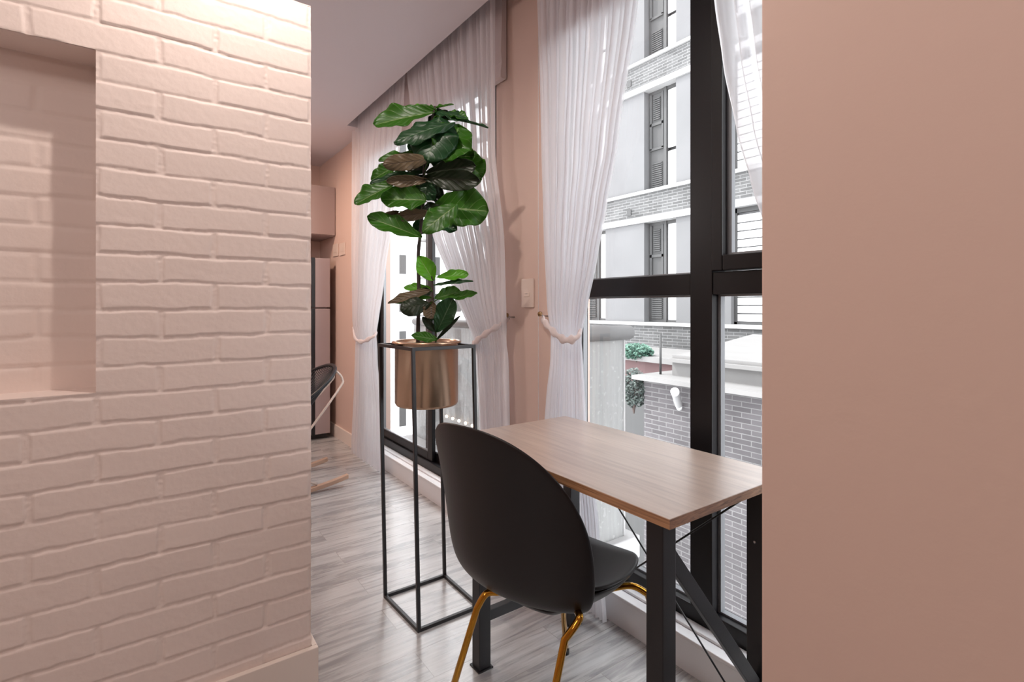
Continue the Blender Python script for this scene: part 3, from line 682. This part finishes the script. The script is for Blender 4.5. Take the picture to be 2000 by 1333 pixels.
obj('screw', ([DL((lx1-.0035+v[2], ly0+.022+v[0], .585+v[1])) for v in k[0]], k[1]), M['steel'], desk, smooth=True)

# ------------------------------------------------------------------ chair
CP = [0.9454, 1.2014, 0.1838, 0.2691, 0.8963, 0.4018, -0.2818, -0.2068, -0.0783, 0.1338, 2.4892, 0.1093]
chx, chy, yaw, Wc, ztc, zbc, xt, xm, xb, wrap, ex, wt = CP
chair = thing('desk_chair', 'black shell chair with brass legs pushed up to the desk', 'chair', (chx, chy, 0), yaw)
bz = [(xb, zbc), (xb-.16, zbc), (xm, zbc+.10), (xm, zbc+.22), (xt, ztc)]
def disc(nr, nth, f):
    V = [f(0, 0)]; Fc = []
    for j in range(1, nr+1):
        for i in range(nth):
            r = (j/nr); a = 2*pi*i/nth; c, s = cos(a), sin(a)
            sg = lambda q: (1 if q >= 0 else -1)
            V.append(f(r*sg(c)*abs(c)**(2/ex), r*sg(s)*abs(s)**(2/ex)))
    Fc += [(0, 1+i, 1+(i+1) % nth) for i in range(nth)]
    for j in range(nr-1): Fc += [(1+j*nth+i, 1+(j+1)*nth+i, 1+(j+1)*nth+(i+1) % nth, 1+j*nth+(i+1) % nth) for i in range(nth)]
    return V, Fc
def backf(a, b):
    v = (b+1)/2
    x = sum(comb(4, i)*v**i*(1-v)**(4-i)*bz[i][0] for i in range(5)); z = sum(comb(4, i)*v**i*(1-v)**(4-i)*bz[i][1] for i in range(5))
    wd = Wc*(1+wt*(v-.5)); return (x+wrap*a*a, wd*sin(a*1.1)/sin(1.1), z)
def shell(name, vf, th=.009, off=0):
    o = rec(obj(name, vf, M['chair'], chair, smooth=True))
    s = o.modifiers.new('solid', 'SOLIDIFY'); s.thickness = th; s.offset = off
    b = o.modifiers.new('sub', 'SUBSURF'); b.levels = 1; b.render_levels = 1
    return o
shell('backrest', disc(18, 72, backf))
ex = 3.2
def seatf(a, b):      # b: -1 back .. 1 front
    x = .062+.208*b; y = .262*a*(1-.04*max(0, b)-.42*max(0, -b)**1.6)
    z = .424+.034*abs(a)**3.2+.026*max(0, b)**2
    if b > .72: z -= .16*(b-.72)**1.6
    if b < -.2: z += .03*((-b-.2)/.8)**2
    return (x, y, z)
shell('seat', disc(18, 72, seatf), .010)
def seatpan(a, b):
    x = .060+.202*b; y = .254*a*(1-.04*max(0, b)-.42*max(0, -b)**1.6); q = max(abs(a), abs(b))
    z = .424-.062*max(0, 1-q**4) + .034*abs(a)**3.2 + .026*max(0, b)**2
    if b > .72: z -= .16*(b-.72)**1.6
    return (x, y, z-.010)
shell('seat_shell', disc(14, 56, seatpan), .006)
def CLr(p): return Vector(p)
cr = .0095
def chl(p):   # world to chair space
    x, y = p[0]-chx, p[1]-chy; c, s = cos(-yaw), sin(-yaw); return Vector((x*c-y*s, x*s+y*c, p[2]))
# rear legs: measured from the photograph
za = .40
LT = chl(onD(948, 1140, 1005*(1.2-.435)/540)); 
rearL = [Vector((-.02, .115, .392)), Vector((LT.x+.05, LT.y-.02, .405)), Vector((LT.x+.005, LT.y, .405)), Vector((LT.x-.02, LT.y+.012, .37)), Vector((LT.x-.115, LT.y+.075, .012))]
RTp = chl(onD(1108, 1245, 1005*(1.2-.36)/645))
RF = chl(onD(1029, 1631, 1.17)); RA = chl(onD(1128, 1212, 1.275)); RB = chl(onD(1103, 1250, 1.262))
rearR = [Vector((.0, -.115, .385)), Vector((RA.x+.02, RA.y+.012, RA.z+.004)), Vector((RA.x, RA.y, RA.z-.004)), Vector((RB.x, RB.y, RB.z)), Vector((RF.x, RF.y, .012))]
frontL = [Vector((.02, .10, .36)), chl((1.07, 1.25, .36)), chl((1.105, 1.27, .355)), chl((1.12, 1.283, .32)), chl((1.19, 1.337, .012))]
frontR = [Vector((.02, -.115, .365)), chl((1.10, 1.05, .380)), chl((1.165, 1.02, .382)), chl((1.20, .99, .36)), chl((1.25, .90, .012))]
for P in (rearL, rearR, frontL, frontR):
    pts = spline(P[:4], 6)+[P[4]]
    g = obj('leg', tube(pts, cr, 16), M['brass'], chair, smooth=True)
    q = lathe([(.0001, 0), (.011, 0), (.012, .004), (.0115, .016), (.009, .018)], 16)
    obj('foot_cap', ([(v[0]+P[4].x, v[1]+P[4].y, v[2]) for v in q[0]], q[1]), M['blackmetal'], g, smooth=True)
obj('under_frame', join(tube([(-.06, .115, .372), (.06, .115, .362)], .009, 12), tube([(-.06, -.115, .372), (.06, -.115, .362)], .009, 12), tube([(-.02, -.115, .362), (-.02, .115, .362)], .008, 12), tube([(.04, -.115, .362), (.04, .115, .362)], .008, 12)), M['brass'], chair, smooth=True)

# ------------------------------------------------------------------ kitchen corner
fr = thing('refrigerator', 'tall grey refrigerator with dark trim in the far corner', 'refrigerator', (1.10, 5.05, 0))
def fb(x0, x1, y0, y1, z0, z1): v, f = box(x0, x1, y0, y1, z0, z1); return [(p[0]-1.10, p[1]-5.05, p[2]) for p in v], f
bev(obj('body', fb(.80, 1.385, 4.86, 5.33, .03, 1.64), M['fridge'], fr), .006)
for (z0, z1) in ((1.195, 1.645), (.045, 1.185)):
    d = bev(obj('door', fb(1.262, 1.40, 4.80, 4.855, z0, z1), M['fridge'], fr), .008)
    bev(obj('door', fb(.80, 1.235, 4.80, 4.855, z0, z1), M['fridge'], fr), .008)
    obj('door_trim', fb(1.235, 1.262, 4.797, 4.855, z0, z1), M['fridgedark'], d)
obj('base', fb(.81, 1.38, 4.84, 5.3, 0, .035), M['fridgedark'], fr)
cb = thing('wall_cabinet', 'beige kitchen cabinet on the wall above the refrigerator', 'cabinet', (1.0, 5.1, 1.87))
def cbx(x0, x1, y0, y1, z0, z1): v, f = box(x0, x1, y0, y1, z0, z1); return [(p[0]-1.0, p[1]-5.1, p[2]-1.87) for p in v], f
bev(obj('body', cbx(.30, 1.455, 4.86, 5.355, 1.86, 2.31), M['cabinet'], cb), .002)
bev(obj('door', cbx(.885, 1.455, 4.84, 4.858, 1.865, 2.31), M['cabinet'], cb), .002)
bev(obj('door', cbx(.30, .88, 4.84, 4.858, 1.865, 2.31), M['cabinet'], cb), .002)

# ------------------------------------------------------------------ string rocking chair
rk = thing('rocking_chair', 'black string rocking chair with wooden runners behind the brick wall', 'rocking chair', (.72, 3.68, 0))
def rim(t):
    a = 2*pi*t; x = .34*cos(a); y = .36*sin(a)
    return Vector((x+.03+.0, y, .60+.50*x+.0+.02*cos(2*a)))
def rkt(p): return Vector(p)
N_ = 48
rp = [rim(i/N_) for i in range(N_)]
obj('seat_rim', tube(rp, .012, 10, closed=True), M['cord'], rk, smooth=True)
inner = [Vector((-.06+.10*cos(2*pi*i/N_), .10*sin(2*pi*i/N_), .335+.02*cos(2*pi*i/N_))) for i in range(N_)]
obj('seat_ring', tube(inner, .006, 8, closed=True), M['cord'], rk, smooth=True)
cords = []
for i in range(96):
    a = rim(i/96); b = Vector((-.06+.10*cos(2*pi*i/96), .10*sin(2*pi*i/96), .335+.02*cos(2*pi*i/96))); m_ = (a+b)/2+Vector((0, 0, -.035))
    cords.append(tube([a, (a*.6+b*.4)+Vector((0, 0, -.028)), (a*.3+b*.7)+Vector((0, 0, -.03)), b], .003, 5))
obj('string_seat', join(*cords), M['cord'], rk, smooth=True)
for s in (-1, 1):
    run = [Vector((x, s*.235, .02+.30*(x+.02)**2+.0)) for x in [-.46+.86*i/16 for i in range(17)]]
    V, Fc = [], []
    for i, p in enumerate(run):
        for (dy, dz) in ((-.018, -.014), (.018, -.014), (.018, .014), (-.018, .014)): V.append((p.x, p.y+dy, max(0, p.z+dz-.006)))
    for i in range(16):
        for k_ in range(4): Fc.append((i*4+k_, i*4+(k_+1) % 4, i*4+4+(k_+1) % 4, i*4+4+k_))
    Fc += [(3, 2, 1, 0), (64, 65, 66, 67)]
    bev(obj('runner', (V, Fc), M['rocker'], rk), .004)
    obj('leg', tube(spline([(.365, s*.08, .76), (.405, s*.10, .70), (.36, s*.13, .62), (.02, s*.22, .22), (-.06, s*.235, .05)], 5), .008, 8), M['cream'], rk, smooth=True)
    obj('leg', tube([(-.28, s*.14, .44), (-.20, s*.19, .22), (.20, s*.235, .05)], .008, 8), M['cream'], rk, smooth=True)
obj('cross_bar', tube([(.365, -.08, .76), (.37, 0, .765), (.365, .08, .76)], .008, 8), M['cream'], rk, smooth=True)

# ------------------------------------------------------------------ balcony outside window 1
BX = 2.13; BY0, BY1 = 1.90, 4.6
bal = thing('balcony', 'shallow balcony with dusty glass panels outside the far window', 'balcony', (1.9, 3.2, -.15))
def bb(x0, x1, y0, y1, z0, z1): v, f = box(x0, x1, y0, y1, z0, z1); return [(p[0]-1.9, p[1]-3.2, p[2]+.15) for p in v], f
def bt(p): return Vector((p[0]-1.9, p[1]-3.2, p[2]+.15))
bev(obj('slab', bb(1.665, BX+.05, BY0-.05, BY1, -.15, -.03), M['ledge'], bal), .006)
obj('glass_panel', bb(1.70, BX-.03, BY0-.005, BY0+.005, -.03, 1.035), M['dirtyglass'], bal)
for (a, b) in ((BY0+.03, 3.20), (3.22, BY1-.02)): obj('glass_panel', bb(BX-.005, BX+.005, a, b, -.03, 1.035), M['dirtyglass'], bal)
hr = .040
def capped(a, b, r):
    a, b = Vector(a), Vector(b); d = (b-a).normalized(); pts, rs = [], []
    for i in range(6): t = i/5*pi/2; pts.append(a-d*r*cos(t)*.8); rs.append(max(.001, r*sin(t)))
    for i in range(6): t = i/5*pi/2; pts.append(b+d*r*sin(t)*.8); rs.append(max(.001, r*cos(t)))
    return tube(pts, rs, 20)
obj('handrail', capped(bt((1.70, BY0, 1.062)), bt((BX+.01, BY0, 1.062)), hr), M['handrail'], bal, smooth=True)
obj('handrail', capped(bt((BX, BY0+.085, 1.062)), bt((BX, BY1-.04, 1.062)), hr*.85), M['handrail'], bal, smooth=True)
obj('glass_edge', bb(BX-.03, BX-.018, BY0-.006, BY0+.006, -.03, 1.03), M['ledge'], bal)
# string of little lamps along the balcony glass
emi = bpy.data.materials.new('warm_bulb'); emi.use_nodes = True; b_ = emi.node_tree.nodes['Principled BSDF']; b_.inputs['Emission Color'].default_value = (1, .72, .5, 1); b_.inputs['Emission Strength'].default_value = 4
sl = thing('string_light', 'short string of warm bulbs low on the balcony glass behind the chair', 'string light', (BX-.03, 3.75, .27))
ys = [3.98-.105*i for i in range(6)]
obj('wire', tube([(0, y-3.75, .012+.004*sin(i*3)) for i, y in enumerate([4.1]+ys+[3.3])], .0015, 6), M['gasket'], sl)
for y in ys:
    q = lathe([(.0001, -.013), (.009, -.009), (.012, 0), (.009, .009), (.0001, .013)], 12, (0, y-3.75)); obj('bulb', q, emi, sl, smooth=True)

# ------------------------------------------------------------------ buildings outside
TX = 9.0
tw = thing('apartment_building', 'grey apartment block with brick bands and white ledges across the alley', 'building', (TX, 5, -10))
def T(x0, x1, y0, y1, z0, z1): v, f = box(x0, x1, y0, y1, z0, z1); return [(p[0]-TX, p[1]-5, p[2]+10) for p in v], f
TY1e = 13.0; TY0e = -6.0
wins = [(6.69, 7.525), (8.69, 9.55), (10.6, 11.4)]     # narrow bays
wide = (2.2, 5.46)
holes = [wide]+wins
storeys = [-2.02+2.89*k for k in range(6)]  # top-of-ledge heights: ... .87, 3.76, 6.65
ys_ = [TY0e]+[q for h in holes for q in h]+[TY1e]
wall_parts = []
for k, z in enumerate(storeys):
    for i in range(0, len(ys_), 2): wall_parts.append(T(TX, TX+.3, ys_[i], ys_[i+1], z, z+2.19))
wall_parts.append(T(TX+.3, TX+6, TY0e, TY1e, -10, 16))
wall_parts.append(T(TX, TX+.3, TY0e, TY1e, -10, storeys[0]-.7))
obj('wall', join(*wall_parts), M['concrete'], tw)
for k, z in enumerate(storeys):
    bnd = obj('brick_band', T(TX-.02, TX+.3, TY0e, TY1e, z-.57, z-.07), M['towerbrick'], tw)
    obj('ledge', T(TX-.07, TX+.3, TY0e, TY1e, z-.07, z), M['ledge'], bnd)
    obj('ledge', T(TX-.05, TX+.3, TY0e, TY1e, z-.70, z-.57), M['ledge'], bnd)
    for (a, b) in wins:
        g = obj('window', join(T(TX+.16, TX+.24, a, a+.05, z, z+2.19), T(TX+.16, TX+.24, b-.05, b, z, z+2.19), T(TX+.16, TX+.24, a+.05, b-.05, z+2.12, z+2.19), T(TX+.16, TX+.24, a+.05, b-.05, z, z+.05),
              T(TX+.14, TX+.24, a+.35, a+.42, z, z+2.19)), M['frame_out'], tw)
        obj('white_panel', join(T(TX+.20, TX+.22, a+.05, a+.35, z+.05, z+.80), T(TX+.20, TX+.22, a+.05, a+.35, z+.87, z+2.12)), M['whitepanel'], g)
        lo = [T(TX+.14, TX+.16, a+.47, b-.10, z+.08+.045*i, z+.105+.045*i) for i in range(12)]+[T(TX+.14, TX+.16, a+.52, b-.14, z+1.55+.045*i, z+1.575+.045*i) for i in range(11)]
        lo += [T(TX+.17, TX+.20, a+.42, b-.05, z+.05, z+2.12), T(TX+.13, TX+.17, a+.43, b-.05, z+.88, z+.93), T(TX+.13, TX+.17, a+.43, b-.05, z+1.42, z+1.48), T(TX+.13, TX+.17, a+.43, a+.47, z+.9, z+2.12), T(TX+.13, TX+.17, b-.1, b-.05, z+.9, z+2.12)]
        obj('louvre', join(*lo), M['shutter'], g)
    a, b = wide
    g = obj('window', join(T(TX+.10, TX+.24, a, a+.06, z, z+2.19), T(TX+.10, TX+.24, b-.06, b, z, z+2.19), T(TX+.10, TX+.24, a, b, z+2.10, z+2.19), T(TX+.10, TX+.24, a, b, z, z+.05)), M['frame_out'], tw)
    sl_ = []
    for i in range(13): sl_.append(T(TX+.12+(i % 1), TX+.15, a+.06, b-.06, z+.06+.155*i, z+.195+.155*i))
    obj('shutter_slats', join(*sl_), M['whitepanel'], g); obj('backing', T(TX+.16, TX+.2, a, b, z+.05, z+2.12), M['concrete'], g)
# small wall vents
for (u, v) in ((1229, 165), (1229, 416)):
    p = onX(u, v, TX-.02); obj('vent', T(TX-.04, TX-.02, p.y-.06, p.y+.06, p.z-.07, p.z+.07), M['shutter'], tw)

LX = 6.0
lb = thing('low_building', 'low brick outbuilding with stepped pale roof below the window', 'building', (LX, 3, -10))
def Q(x0, x1, y0, y1, z0, z1): v, f = box(x0, x1, y0, y1, z0, z1); return [(p[0]-LX, p[1]-3, p[2]+10) for p in v], f
obj('wall', Q(LX, LX+2.2, -4, 5.02, -10, .14), M['lowbrick'], lb)
obj('roof_edge', Q(LX-.16, LX+2.2, -4, 5.12, .14, .20), M['stone'], lb)
obj('parapet', Q(LX+.30, LX+2.2, -4, 4.75, .20, .40), M['stone'], lb)
obj('roof_slab', join(Q(LX+.22, LX+2.4, -4, 4.75, .40, .45), Q(LX+.30, LX+2.4, -4, 4.75, .45, .50)), M['stone'], lb)
V = [(LX+.4, -4, .50), (LX+2.4, -4, .50), (LX+2.4, -4, .74), (LX+.4, 4.7, .50), (LX+2.4, 4.7, .50), (LX+2.4, 4.7, .74)]
obj('roof_slope', ([(p[0]-LX, p[1]-3, p[2]+10) for p in V], [(0, 2, 1), (3, 4, 5), (0, 3, 5, 2), (0, 1, 4, 3), (1, 2, 5, 4)]), M['stone'], lb)
rb = thing('garden_shed', 'small reddish shed with pale flat roof beyond the glass panel', 'shed', (7.4, 5.9, -10))
obj('wall', ([(p[0]-7.4, p[1]-5.9, p[2]+10) for p in box(7.0, 8.6, 5.2, 7.2, -.12, .27)[0]], box(0, 1, 0, 1, 0, 1)[1]), M['redwall'], rb)
obj('lower_wall', ([(p[0]-7.4, p[1]-5.9, p[2]+10) for p in box(7.05, 8.6, 5.25, 7.2, -10, -.12)[0]], box(0, 1, 0, 1, 0, 1)[1]), M['frame_out'], rb)
obj('roof', ([(p[0]-7.4, p[1]-5.9, p[2]+10) for p in box(6.9, 8.7, 5.1, 7.3, .27, .36)[0]], box(0, 1, 0, 1, 0, 1)[1]), M['stone'], rb)
# standing pipe and vent pipe
p0 = onX(1290, 729, LX+.25)
o = obj('roof_pipe', tube([(0, 0, 0), (0, 0, .60)], .017, 12), M['shutter'], None, smooth=True, loc=(p0.x, p0.y, .20)); tag(o, 'thin dark upright pipe at the corner of the stepped roof', 'pipe')
pe = onX(1327, 797, LX)
vd = (onD(1318, 765, (LX*FX+pe.y*FY)-.50)-pe)
vp = thing('vent_pipe', 'white capped vent pipe sticking out of the brick wall below', 'pipe', tuple(pe))
obj('pipe', tube([vd*0, vd*.2], .042, 20), M['whitepanel'], vp, smooth=True)
obj('cap', tube([vd*.2, vd*.93, vd*.93, vd], [.050, .050, .054, .054], 24), M['whitepanel'], vp, smooth=True)

def shrub(name, label, c, r, m, n=2000, size=.032):
    rnd = random.Random(int(c[0]*100)); V, Fc = [], []
    for i in range(n):
        while True:
            q = Vector((rnd.uniform(-1, 1), rnd.uniform(-1, 1), rnd.uniform(-1, 1)))
            if q.length < 1 and q.length > .5: break
        p = Vector((q.x*r[0], q.y*r[1], q.z*r[2])); a = Vector((rnd.uniform(-1, 1), rnd.uniform(-1, 1), rnd.uniform(-1, 1))).normalized(); b = a.orthogonal().normalized()
        s = size*rnd.uniform(.6, 1.3); k = len(V); V += [p-a*s, p+b*s*.5, p+a*s, p-b*s*.5]; Fc.append((k, k+1, k+2, k+3))
    root = thing(name, label, 'shrub', c)
    obj('foliage', (V, Fc), M[m], root)
    obj('stem', join(*[tube([(0, 0, -r[2]*1.3), (r[0]*.5*sin(i*2), r[1]*.5*cos(i*2), r[2]*.5)], .012, 6) for i in range(5)]), M['trunk'], root)
    return root
c = onX(1243, 687, 7.0); shrub('leafy_shrub', 'green shrub on the shed roof beyond the balcony handrail', tuple(c), (.25, .32, .14), 'leafgreen')
c = onX(1243, 752, 6.05); shrub('ivy', 'dark ivy climbing beside the low brick outbuilding', tuple(c+Vector((0, .05, -.05))), (.16, .28, .30), 'leafdark', 1600, .032)
tag(obj('alley_ground', box(1.66, 60, -30, 60, -10.1, -10), M['ground']), 'grey ground of the alley far below the windows', 'ground', kind='stuff')

wb = thing('white_building', 'bright white apartment block seen through the far window', 'building', (22, 40, -10))
def Wb(x0, x1, y0, y1, z0, z1): v, f = box(x0, x1, y0, y1, z0, z1); return [(p[0]-22, p[1]-40, p[2]+10) for p in v], f
obj('wall', Wb(10.5, 34, 38, 48, -10, 26), M['whitebuild'], wb)
for k in range(10):
    z = -8.2+3.0*k
    for j in range(9):
        x = 11.4+2.5*j
        g = obj('window', Wb(x, x+.55+.5*(j % 2), 37.93, 38.0, z, z+1.5), M['shutter'], wb)
        bnd = obj('balcony', join(Wb(x-.7, x+.0, 37.2, 38, z-.35, z-.2), *[Wb(x-.7, x+.0, 37.2, 37.24, z-.1+.25*i, z-.07+.25*i) for i in range(3)]), M['stone'], wb) if j % 2 else None
